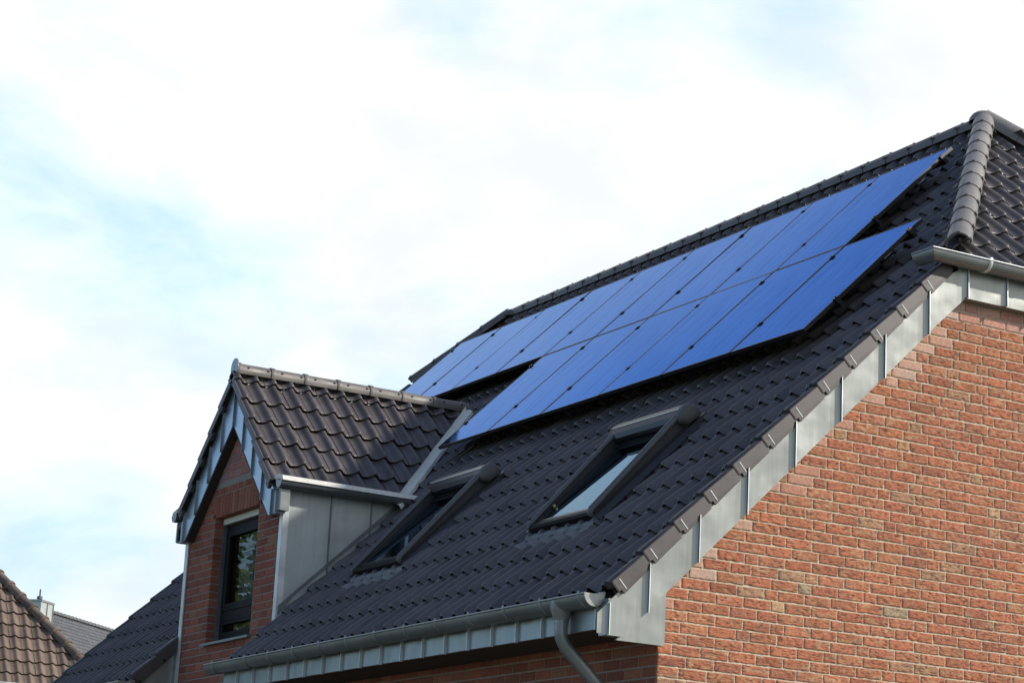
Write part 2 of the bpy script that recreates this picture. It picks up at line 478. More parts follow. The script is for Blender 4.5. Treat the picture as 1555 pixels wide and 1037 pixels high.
# underlay just below the tiles, so no light leaks in
mb = MB()
def strip(x0, x1, v0, v1):
    mb.face([RP(x0, v0, -.13), RP(x1, v0, -.13), RP(x1, v1, -.13), RP(x0, v1, -.13)])
for x0, x1 in ((-6.95, -5.885), (-4.875, -2.50), (-1.49, .02)): strip(x0, x1, -.02, 4.2)
for x0, x1 in ((-5.885, -4.875), (-2.50, -1.49)): strip(x0, x1, -.02, 1.1); strip(x0, x1, 2.36, 4.2)
strip(-12.55, -9.6, -.02, 4.2); strip(-9.6, -6.95, 2.4, 4.2); strip(-12.4, -.0, 4.2, 4.4)
mb.face([RP(-12.4, 4.4, -.13), RP(0, 4.4, -.13), RP(-2.3, 7.6, -.13), RP(-11.6, 7.6, -.13)])
mb.build('underlay', M_DARK, roof)
# rear slope
mb = MB()
def RB(x, v, o=0): p = RP(x, v, o); return (x, 9.99 - p[1], p[2])
for i in range(21):
    v = VB + ROW*i
    a = .2 - max(0, (v - 4.3))*.72
    mb.face([RB(a, v, 0), RB(-12.6, v, 0), RB(-12.6, v + ROW, -.03), RB(a, v + ROW, -.03)], 0)
mb.build('rear_slope', M_TILE, roof)

# ridge caps and hips
mb = MB(); caps(mb, RP(-2.2, 7.66, -.02), RP(-11.5, 7.66, -.02), .092, .37, lugs=True, n=8); mb.build('ridge', M_TILE, roof)
mb = MB(); caps(mb, (.17, 2.66, 3.14 + ZO + .05), (-2.22, 5.0, RP(0, 7.64, .04)[2]), .104, .37, lugs=True, n=12); mb.build('hip_cap', M_CAP, roof)
mb = MB(); caps(mb, RP(-12.62, 6.5, -.03), RP(-11.5, 7.62, .02), .09, .37, n=8); mb.build('hip_cap', M_TILE, roof)
mb = MB(); caps(mb, (.17, 7.34, 3.14 + ZO + .06), (-2.22, 5.0, RP(0, 7.64, .04)[2]), .12, .37, n=8); mb.build('hip_cap', M_CAP, roof)
mb = MB()                                   # knob where ridge and hips meet
c = Vector((-2.24, 5.0, RP(0, 7.66, .05)[2]))
rows = []
for i in range(7):
    f = i/6*pi/2
    rows.append([c + Vector((.14*cos(f)*cos(2*pi*k/14), .14*cos(f)*sin(2*pi*k/14), .115*sin(f) - .03)) for k in range(14)])
mb.grid(rows, 0, None, True, True); mb.build('ridge_junction', M_CAP, roof)
mb = MB(); c = Vector(RP(-11.5, 7.655, .01)); rows = []
for i in range(6):
    f = i/5*pi/2
    rows.append([c + Vector((.16*cos(f)*cos(2*pi*k/14), .14*cos(f)*sin(2*pi*k/14), .11*sin(f) - .05)) for k in range(14)])
mb.grid(rows, 0, None, True, True); mb.build('ridge_junction', M_TILE, roof)

# small hip slope over the gable
HP = radians(44); HX, HZ = .22, 3.10 + ZO
def PH(y, v, o=0): return (HX - v*cos(HP) + o*sin(HP), y, HZ + v*sin(HP) + o*cos(HP))
mb = MB(); tiles(mb, PH, 2.3, 7.7, 0.0, 3.4, 2.75, 0.0)
mb.build('hip_slope', M_TILE, house, bisect=[(hipA, -hn), (Vector((.2, 7.36, 0)), Vector((-.983, 1.0, 0)).normalized())])

# verge tiles along the rake
def verge(x, side, v0, n, name, clip, parent):
    mb = MB(); clips = []
    for k in range(n):
        va = v0 + k*ROW; vb = va + ROW
        t = random.uniform(.52, .62); tc = (t, t*.97, t*.98)
        def Q(a, v, o): return RP(x + side*a, v, o)
        pts0 = [(-.11, -.05), (-.10, -.02), (-.08, -.002), (-.055, .006), (-.03, .006), (-.010, .001), (-.002, -.006)]
        flank = [(-.002, -.006), (.002, -.012), (.004, -.10)]
        rows = []
        for v, gx, go in ((va, .003, .004), (va + .012, .006, .010), (vb + .01, .0, -.012)):
            rows.append([[Q(a + (gx if a > -.02 else 0), v, o + go) for a, o in q_] for q_ in (pts0, flank)])
        mb.grid([r[0] for r in rows], 0, tc, True); mb.grid([r[1] for r in rows], 0, tc, False)
        mb.face([Q(0.004, va + .07, -.035), Q(0.004, va + .07, -.13), Q(.002, vb - .012, -.13), Q(-.002, vb - .012, -.035)], 0, tc)
        mb.face([Q(-.03, va + .07, -.03), Q(-.03, va + .07, -.13), Q(.004, va + .07, -.13), Q(.004, va + .07, -.03)], 0, tc)
        mb.face([Q(-.04, va, -.13), Q(-.04, vb, -.13), Q(.0, vb, -.13), Q(.0, va + .07, -.13)], 0, tc)
        mb.face([Q(-.04, va, -.13), Q(-.04, vb, -.13), Q(-.05, vb, -.0), Q(-.05, va, -.0)], 0, (.5, .5, .5))
        mb.face([Q(-.10, va, -.05), Q(-.01, va, -.05), Q(-.008, va, .006), Q(-.06, va, .02), Q(-.10, va, -.01)], 0, (.7, .7, .7))
        mb.box(Q, (-.004, .0085), (va + .034, va + .072), (-.13, -.020), 0, tc)
        if clip: clips.append([Q, va])
    o = mb.build(name, M_TILE, parent, weld=False)
    for Q, va in clips:
        mc = MB(); mc.box(Q, (.004, .0105), (va + .067, va + .074), (-.112, -.020)); mc.build('clip', M_CLIP, o)
    return o
verge(.12, 1, VB, 12, 'verge', True, roof)
verge(-9.545, 1, VB, 2, 'verge', False, roof)
verge(-12.66, -1, VB, 18, 'verge', False, roof)

# ---- zinc fascias
def fascia_top(y): return min(.0815 + .9797*(y + .47) - .135, 3.04)
mb = MB()
yk = [-.517, -.379, 0, 1, 2, 2.505, 2.794, 5.0]
def fb(y): return max(-.325, min(-.017 + .98*(y + .065), 2.769))
L_ = [(y, fb(y)) for y in yk]; U_ = [(y, fascia_top(y)) for y in yk]
half = L_ + list(reversed(U_))
for i in range(len(yk) - 1):
    for mir in (0, 1):
        q = [(yk[i], fb(yk[i])), (yk[i+1], fb(yk[i+1])), (yk[i+1], fascia_top(yk[i+1])), (yk[i], fascia_top(yk[i]))]
        if mir: q = [(10 - y, z) for y, z in q][::-1]
        mb.face([W(.10, y, z) for y, z in q])
        mb.face([W(.10, q[0][0], q[0][1]), W(.004, q[0][0], q[0][1]), W(.004, q[1][0], q[1][1]), W(.10, q[1][0], q[1][1])]) if not mir else \
        mb.face([W(.10, q[0][0], q[0][1]), W(.004, q[0][0], q[0][1]), W(.004, q[1][0], q[1][1]), W(.10, q[1][0], q[1][1])])
mb.face([W(.10, -.517, -.325), W(.10, -.517, fascia_top(-.517)), W(-.0, -.517, fascia_top(-.517)), W(-.0, -.517, -.325)])
gf = mb.build('gable_fascia', M_ZINC, house)
mb = MB()
mb.prism([W(.05, -.42, -.350), W(.05, 0.0, -.350), W(.05, 0.0, .06)], [W(.076, -.42, -.350), W(.076, 0.0, -.350), W(.076, 0.0, .06)])
mb.face([W(.076, .0, -.350), W(.076, .0, .06), W(.003, .0, .06), W(.003, .0, -.350)])
mb.build('fascia_return', M_ZINC, gf)
for y in (-.509, -.179, .244, .667, 1.099, 1.529, 1.951, 2.394, 2.797, 3.21, 3.63, 4.05, 4.47, 4.89):
    s = MB(); zb = fb(y) - (.012 if y > -.4 else .008); zt = fascia_top(y) - .005
    s.box(W, (.10, .134), (y - .003, y + .003), (zb + .01, zt))
    lip = [(y - .085, .1006), (y - .055, .1016), (y - .03, .105), (y - .012, .111), (y - .003, .118)]
    s.grid([[W(x, a, (fb(a) if y > -.4 else zb + .012) + .002) for a, x in lip], [W(x, a, min(fascia_top(a), zt)) for a, x in lip]], 0, None, True)
    s.build('seam', M_ZINC, gf)
    s = MB(); s.box(W, (.1345, .1362), (y - .0035, y + .003), (zb + .008, zt)); s.build('seam_glint', M_BRIGHT, gf)  # bright strip painted in as the sunlit edge of the seam
mb = MB()
mb.box(W, (-6.99, .094), (-.50, -.47), (-.268, -.06))
ef = mb.build('eave_fascia', M_ZINCE, house)
for i in range(18):
    x = -.04 - .387*i
    if x < -6.99: break
    s = MB(); s.box(W, (x - .003, x + .003), (-.526, -.4995), (-.278, -.065)); s.build('seam', M_BRIGHT, ef)
mb = MB(); mb.box(W, (-6.99, .05), (-.468, -.001), (-.262, -.245)); q = [(-.49, -.262), (-.002, -.262), (-.002, .36), (-.49, -.12)]; mb.prism([W(-6.999, y, z) for y, z in q], [W(-6.991, y, z) for y, z in q]); mb.build('soffit', M_SOFFIT, house)

# ---- gutters
def trough(mb, P, a0, a1, r, zt, n=12, rim=.009):
    """half round channel along P's first axis; P(a, c, z): c across, outside is -c"""
    for rr, fl in ((r, 1), (r - .004, 0)):
        rows = [[P(a, -rr*cos(pi*k/n), zt - rr*sin(pi*k/n)) for k in range(n + 1)] for a in (a0, a1)]
        mb.grid(rows if fl else rows[::-1], 0, None, True)
    A = [P(a0, -r + rim*cos(2*pi*k/8), zt + rim*sin(2*pi*k/8)) for k in range(8)]
    B = [P(a1, -r + rim*cos(2*pi*k/8), zt + rim*sin(2*pi*k/8)) for k in range(8)]
    mb.prism(A, B, sm=True)
    A = [P(a0, r, zt), P(a0, r, zt + .03), P(a0, r - .004, zt + .03), P(a0, r - .004, zt)]
    B = [P(a1, r, zt), P(a1, r, zt + .03), P(a1, r - .004, zt + .03), P(a1, r - .004, zt)]
    mb.prism(A, B)
def endcap(P, a0, a1, r, zt, n=12):
    mb = MB(); f = [(-r*cos(pi*k/n), zt - r*sin(pi*k/n)) for k in range(n + 1)]
    f = [(-r - .01, zt + .008)] + f + [(r + .006, zt + .026), (r - .05, zt + .020), (r - .055, zt + .004)]
    mb.prism([P(a0, c, z) for c, z in f], [P(a1, c, z) for c, z in f]); return mb
def hoop(P, a, r, zt, w=.03, n=12):
    mb = MB(); rows = []
    for aa, q in ((a - w/2, r), (a - w/2 + .003, r + .006), (a + w/2 - .003, r + .006), (a + w/2, r)):
        rows.append([P(aa, -q*cos(pi*k/n), zt - q*sin(pi*k/n)) for k in range(-1, n + 1)])
    mb.grid(rows, 0, None, True); return mb
GY, GZ, GR = -.578, -.035, .087
def PE(a, c, z): return W(a, GY + c, z)
mb = MB(); trough(mb, PE, -7.13, .02, GR, GZ); gut = mb.build('gutter', M_ZINCD, house)
endcap(PE, .018, .027, GR, GZ).build('end_cap', M_ZINC, gut)
endcap(PE, -7.14, -7.13, GR, GZ).build('end_cap', M_ZINCD, gut)
for x in [-6.92, -6.135] + [-5.59 + .553*i for i in range(11)]:
    if x < -.05 and abs(x + .43) > .12: hoop(PE, x, GR, GZ).build('bracket', M_ZINCD, gut)
# downpipe
dp = empty('downpipe', W(-.43, GY, 0), house)
mb = MB(); cx, cy = -.43, GY
rows = []
for z, rx, ry in ((-.045, .085, .090), (-.10, .080, .088), (-.165, .062, .062), (-.185, .056, .056)):
    rows.append([W(cx + rx*cos(2*pi*k/20), cy + ry*sin(2*pi*k/20), z) for k in range(20)])
mb.grid(rows[::-1], 0, None, True, True); mb.build('outlet', M_ZINCD, dp)
mb = MB(); pth = [(-.15, GY), (-.25, GY), (-.30, GY + .006), (-.345, GY + .028), (-.385, GY + .062), (-.44, GY + .125), (-.62, GY + .33), (-.68, GY + .395), (-.73, GY + .432), (-.79, GY + .455), (-.86, GY + .46), (-ZO, GY + .46)]
mb.tube([W(cx, y, z) for z, y in pth], .050, 18); mb.build('pipe', M_ZINCD, dp)
for z0, y0, z1, y1 in ((-.175, GY, -.205, GY), (-.375, GY + .052, -.385, GY + .063), (-.64, GY + .352, -.655, GY + .37)):
    mb = MB(); mb.tube([W(cx, y0, z0), W(cx, y1, z1)], .0535, 18); mb.build('joint_sleeve', M_ZINCD, dp)
# gutter of the hip slope, with its return over the front slope
HGX, HGZ, HGR = .185, 3.075, .083
def PHG(a, c, z): return W(HGX - c, a, z)
def path_gutter(a, c, z):                   # a = 0 end of the return, 1 mitred corner, 2 far end; outside is -c
    return W(.0, 2.40 + c, z) if a == 0 else W(HGX - c, 2.40 + c, z) if a == 1 else W(HGX - c, 7.60, z)
mb = MB(); trough(mb, path_gutter, 0, 1, HGR, HGZ); trough(mb, path_gutter, 1, 2, HGR, HGZ)
hg = mb.build('hip_gutter', M_ZINCD, house)
def PHR(a, c, z): return W(a, 2.40 + c, z)
endcap(PHR, -.008, .0, HGR, HGZ).build('end_cap', M_ZINCD, hg)
for y in (2.92, 3.46, 4.0, 4.54, 5.1): hoop(PHG, y, HGR, HGZ, .035).build('bracket', M_BRIGHT, hg)
# left roof part: gutter and fascia
def PE2(a, c, z): return W(a, GY + c, z)
mb = MB(); trough(mb, PE2, -12.7, -9.50, GR, GZ); g2 = mb.build('gutter', M_ZINC, house); endcap(PE2, -9.50, -9.49, GR, GZ).build('end_cap', M_ZINC, g2)
mb = MB(); mb.box(W, (-12.5, -9.63), (-.50, -.47), (-.268, -.03)); mb.build('eave_fascia', M_ZINC, house)
mb = MB()                                   # zinc cheek under the left verge
out = [(-.50, -.9), (-.001, -.9), (-.001, .44), (-.50, -.05)]
mb.prism([W(-9.66, y, z) for y, z in out], [W(-9.60, y, z) for y, z in out])
mb.box(W, (-9.60, -9.575), (-.024, -.002), (-.9, .36))
mb.build('verge_cheek', M_ZINC, house)

# ================================================================== dormer
DX, DL, DR = -8.27, -9.54, -6.99            # ridge, left and right wall faces
TD = 1.088; DP = math.atan(TD); DZ = 3.262
dorm = empty('dormer', W(DX, 0, 0), house)
def PD(sgn):
    def P(y, v, o=0.0):                     # v = 0 at the ridge line minus slope length
        dx = (1.875 - v)*cos(DP)
        return W(DX + sgn*(dx + o*sin(DP)), y, DZ - (1.875 - v)*sin(DP) + o*cos(DP))
    return P
nmain = Vector((0, -ST, CT))
for sgn in (1, -1):
    mb = MB(); tiles(mb, PD(sgn), -.16, 3.2, 0.0, 1.86, -.112, 0.0, L=.343, Wd=.205)
    mb.build('roof', M_TILE, dorm, bisect=[(RP(0, 0, -.02), -nmain)])
mb = MB(); caps(mb, W(DX, -.10, DZ - .03), W(DX, 2.66, DZ - .03), .074, .395, flat=1.2, lugs=False, n=10, collar=True)
for i in range(7):                          # fixing holes in the caps
    for dy in (.10, .33):
        y = -.10 + .394*i + dy
        if y < 2.6: mb.tube([W(DX + .066, y, DZ + .012), W(DX + .0755, y, DZ + .015)], .012, 8, t=(.25, .25, .25))
mb.build('ridge', M_CAPD, dorm)
mb = MB()                                   # round end plate of the ridge
ring = [(.098*cos(2*pi*k/20), .108*sin(2*pi*k/20)) for k in range(20)]
mb.prism([W(DX + a, -.128, DZ + .0 + b) for a, b in ring], [W(DX + a, -.140, DZ + .0 + b) for a, b in ring])
mb.tube([W(DX, -.140, DZ + .01), W(DX, -.144, DZ + .01)], .012, 8)
mb.build('ridge_end', M_ZINC, dorm)
# brick front with window opening
OX0, OX1, OZ0, OZ1 = -8.80, -7.63, .40, 1.715
def drake(x): return 2.73 + .02 - abs(x + 8.2)*1.07
PALD = [((.29, .095, .06), 4), ((.25, .082, .052), 4), ((.31, .112, .068), 2), ((.21, .074, .05), 2), ((.28, .125, .075), 1)]  # brick palette with the shade of the dormer front mixed in
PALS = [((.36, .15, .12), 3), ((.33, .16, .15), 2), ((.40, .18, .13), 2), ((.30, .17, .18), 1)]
mb = MB(); prev = []
for k in range(-8, 76):
    ztop = CZ - k*H1 - .005; zbot = ztop - H1 + .0135
    if zbot < -ZO: break
    br = course(0.0, DR - DL, prev, [.240, .115, .178][k % 3]); prev = [e + .005 for _, e in br][:-1]
    for a, b in br:
        xa, xb = DL + a, DL + b
        if ztop > DZ - .19 - TD*max(abs(xa - DX), abs(xb - DX)): continue
        segs = [(xa, xb)]
        if zbot < OZ1 + .33 - .01 and ztop > OZ0 - .03:       # window and soldier course
            if zbot < OZ1 - .01: segs = [(xa, min(xb, OX0)), (max(xa, OX1), xb)]
            else: segs = [(xa, min(xb, OX0 - .075)), (max(xa, OX1 + .075), xb)]
        for sa, sb in segs:
            if sb - sa > .03:
                sm = zbot > OZ1 + .32
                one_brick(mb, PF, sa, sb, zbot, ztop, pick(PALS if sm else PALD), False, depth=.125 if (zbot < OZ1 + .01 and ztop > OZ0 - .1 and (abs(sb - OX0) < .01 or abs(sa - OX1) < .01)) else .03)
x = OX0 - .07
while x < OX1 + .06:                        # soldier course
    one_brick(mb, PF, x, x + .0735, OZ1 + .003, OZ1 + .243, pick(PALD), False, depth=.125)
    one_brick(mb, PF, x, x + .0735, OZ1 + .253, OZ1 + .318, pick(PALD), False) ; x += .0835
dw = mb.build('front_wall', M_BRICK, dorm)
mb = MB()
def wp(x, z): return (x, z)
pieces = [[(DL, -ZO), (DR, -ZO), (DR, OZ0 - .04), (DL, OZ0 - .04)], [(DL, OZ0 - .04), (OX0 - .006, OZ0 - .04), (OX0 - .006, OZ1 + .006), (DL, OZ1 - .10)],
          [(OX1 + .006, OZ0 - .04), (DR, OZ0 - .04), (DR, OZ1 - .10), (OX1 + .006, OZ1 + .006)], [(DL, OZ1 - .10), (OX0 - .006, OZ1 + .006), (OX1 + .006, OZ1 + .006), (DR, OZ1 - .10), (DX, 2.95)]]
for q in pieces: mb.prism([W(x, .20, z) for x, z in q][::-1], [W(x, .0058, z) for x, z in q][::-1])
mb.build('mortar', M_MORTAR_GREY, dorm)
# zinc barge boards
for sgn in (1, -1):
    def BX(d): return DX + sgn*d
    o_ = [(0, DZ - .155), (1.33, DZ - .155 - 1.33*TD), (1.33 if sgn < 0 else 1.33, 1.53), (1.13 if sgn < 0 else 1.12, 1.53), (0, 2.66)]
    mb = MB(); mb.prism([W(BX(d), -.10, z) for d, z in o_], [W(BX(d), -.004, z) for d, z in o_]) ; fbd = mb.build('barge_board', M_ZINCB, dorm)
    for d in (.03, .33, .63, .93, 1.21) if sgn > 0 else (.26, .56, .86, 1.16):
        zt = DZ - .16 - d*TD; zb = max(1.52, 2.66 - d*1.01) - .01
        s = MB(); s.box(W, sorted((BX(d) - .003, BX(d) + .003)), (-.124, -.0995), (zb, zt)); s.build('seam', M_ZINCD, fbd)
    mb = MB(); q = [(0, 2.656), (1.13, 1.527), (1.10, 1.527), (0, 2.625)]
    mb.prism([W(BX(d), -.098, z) for d, z in q], [W(BX(d), -.002, z) for d, z in q]); mb.build('barge_soffit', M_SOFFIT, dorm)
    # turned down side of the verge tiles
    P = PD(sgn); s = MB()
    for k in range(6):
        va, vb = k*.343, min(k*.343 + .35, 1.86); t = 1 + random.uniform(-.12, .12)
        s.prism([P(-.163, va, -.012), P(-.163, va, -.085), P(-.163, vb, -.115), P(-.163, vb, -.045)], [P(-.150, va, -.012), P(-.150, va, -.085), P(-.150, vb, -.115), P(-.150, vb, -.045)], 0, (t, t, t))
        s.box(P, (-.158, -.12), (va - .012, va + .075), (-.125, -.07), 0, (.7, .7, .7))
    s.build('verge', M_TILE, dorm)
    # gutters
    gx = DX + sgn*1.415
    def PDG(a, c, z): return W(gx - sgn*c, a, z)
    mb = MB(); trough(mb, PDG, -.13, 1.33, .068, 1.838)
    dg = mb.build('gutter', M_ZINCX, dorm); endcap(PDG, -.137, -.13, .068, 1.838).build('end_cap', M_ZINC, dg)
    mb = MB()
    out = [(gx + sgn*.062, 1.846), (gx + sgn*.080, 1.842), (gx + sgn*.066, 1.888), (gx - sgn*.10, 1.925), (gx - sgn*.12, 1.89)]
    mb.prism([W(a, -.128, z) for a, z in out], [W(a, 1.42, z - .008) for a, z in out]); mb.build('eave_flashing', M_LEAD, dorm)
# cheeks
for sgn, xw in ((1, DR), (-1, DL)):
    xo = xw + sgn*.022
    out = [(-.002, -.2), (.62, .95), (1.5, 1.84), (-.002, 1.84)]
    mb = MB(); mb.prism([W(xw - sgn*.02, y, z) for y, z in out], [W(xo, y, z) for y, z in out]); ck = mb.build('cheek', M_ZINCL, dorm)
    for y in (.505, .958):
        s = MB(); s.box(W, sorted((xo - .002*sgn, xo + sgn*.028)), (y - .005, y + .005), (.4 + y*.9, 1.82)); s.build('seam', M_ZINCD, ck)
    s = MB()
    s.box(W, sorted((xw - sgn*.055, xo + sgn*.004)), (-.016, -.003), (-.3 if sgn < 0 else .3, 1.66)); s.box(W, sorted((xo + sgn*.001, xo + sgn*.005)), (-.016, .05), (-.3 if sgn < 0 else .3, 1.8))
    s.build('corner_profile', M_BRIGHT, dorm)
    # bracket below the gutter end
    s = MB(); s.box(W, sorted((xw - sgn*.0, xw + sgn*.13)), (-.10, -.0), (1.55, 1.76)); s.box(W, sorted((xw + sgn*.045, xw + sgn*.052)), (-.122, -.10), (1.53, 1.76)); s.build('eave_box', M_ZINC, dorm)
# valley flashing on the main slope
for sgn in (1, -1):
    mb = MB(); ra, rb, rc, rd = [], [], [], []
    n = 46
    for i in range(n + 1):
        f = i/n
        dxx = 1.36*(1 - f) + .02*f                      # distance from the dormer ridge
        z = DZ - dxx*TD - .05
        y = (z - .0815)/.9797 - .47
        v = (y - (-.47037))/CT
        x = DX + sgn*dxx
        w1 = .105 + .022*noise.noise(Vector((f*7, 3, sgn))) + .014*max(0, noise.noise(Vector((f*19, 7, sgn))))
        h = .020 + .010*noise.noise(Vector((f*18, 1, 2)))
        da = dxx - .035 - .008*noise.noise(Vector((f*9, 5, 2)))
        ra.append(W(DX + sgn*(da + .03), y, DZ - da*TD + .045))
        rb.append(RP(x + sgn*.035, v + .01, .045 + h*.4)); rc.append(RP(x + sgn*(w1*.7 + .03), v - .0, .036 + h*.4)); rd.append(RP(x + sgn*(w1 + .045), v - .02, .024 + h*.3))
    mb.grid([ra, rb, rc, rd] if sgn > 0 else [rd, rc, rb, ra], 0, None, True)
    re_ = [Vector(p) + Vector((0, .02, -.03)) for p in rd]
    mb.grid([rd, re_] if sgn > 0 else [re_, rd], 0, None, False)
    mb.build('valley_flashing', M_LEAD, dorm)
    if sgn > 0:
        mb = MB(); o_ = [(.002, .56), (.18, .79), (1.42, 1.96), (1.40, 2.0), (.0, .66)]
        mb.prism([W(DR + .024, y, z - .05) for y, z in o_], [W(DR + .034, y, z - .05) for y, z in o_]); mb.build('step_flashing', M_ZINCD, dorm)
# window
def ringbox(mb, P, x0, x1, z0, z1, w, y0, y1, m=0):
    mb.box(P, (x0, x1), (y0, y1), (z0, z0 + w), m); mb.box(P, (x0, x1), (y0, y1), (z1 - w, z1), m)
    mb.box(P, (x0, x0 + w), (y0, y1), (z0 + w, z1 - w), m); mb.box(P, (x1 - w, x1), (y0, y1), (z0 + w, z1 - w), m)
mb = MB(); ringbox(mb, W, OX0 + .028, OX1 - .028, OZ0 + .012, OZ1 - .06, .065, .135, .20)
mb.box(W, (OX0 + .09, OX1 - .09), (.128, .19), (.605, .72))
mb.build('window_frame', M_FRAME, dorm, bevel=.004)
mb = MB(); ringbox(mb, W, OX0 + .098, OX1 - .098, .722, OZ1 - .128, .070, .118, .185); ringbox(mb, W, OX0 + .098, OX1 - .098, OZ0 + .066, .603, .026, .13, .185)
mb.build('sash', M_FRAME, dorm, bevel=.005)
mb = MB(); mb.face([W(OX0 + .16, .150, .785), W(OX1 - .16, .150, .785), W(OX1 - .16, .150, OZ1 - .19), W(OX0 + .16, .150, OZ1 - .19)])
mb.face([W(OX0 + .124, .158, OZ0 + .092), W(OX1 - .124, .158, OZ0 + .092), W(OX1 - .124, .158, .577), W(OX0 + .124, .158, .577)]); mb.build('pane', M_PANE2, dorm)
mb = MB(); mb.box(W, (OX0 + .03, OX1 - .03), (.085, .13), (OZ1 - .062, OZ1 + .0)); mb.build('roller_shutter', M_CREAM, dorm, bevel=.008)
for xa in (OX0 + .002, OX1 - .028):
    mb = MB(); mb.box(W, (xa, xa + .026), (.095, .134), (OZ0 + .01, OZ1 - .064)); mb.build('shutter_guide', M_ZINCD, dorm)
mb = MB(); q = [(-.045, OZ0 - .055), (-.045, OZ0 - .03), (.14, OZ0 + .008), (.14, OZ0 - .02)]
mb.prism([W(OX0 - .045, y, z) for y, z in q], [W(OX1 + .045, y, z) for y, z in q]); mb.build('sill', M_ZINCD, dorm)
# dim room behind the glass with a net curtain
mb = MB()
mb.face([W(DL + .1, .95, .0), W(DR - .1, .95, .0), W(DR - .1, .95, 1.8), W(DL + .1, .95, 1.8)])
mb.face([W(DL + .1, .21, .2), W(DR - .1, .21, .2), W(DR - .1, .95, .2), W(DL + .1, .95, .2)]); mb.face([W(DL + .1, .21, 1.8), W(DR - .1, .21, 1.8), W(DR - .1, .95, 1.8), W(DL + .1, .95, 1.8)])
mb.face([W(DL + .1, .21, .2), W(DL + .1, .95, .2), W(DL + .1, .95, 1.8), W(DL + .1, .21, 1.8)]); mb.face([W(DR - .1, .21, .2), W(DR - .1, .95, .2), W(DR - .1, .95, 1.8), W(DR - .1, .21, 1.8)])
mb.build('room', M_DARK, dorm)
mb = MB(); rows = [[W(OX0 + .1 + (OX1 - OX0 - .2)*i/60, .27 + .018*sin(i*.9 + .4*sin(i*.37)), z) for i in range(61)] for z in (OZ0 + .05, OZ1 - .1)]
mb.grid(rows, 0, None, True); mb.build('curtain', M_CURTAIN, dorm)

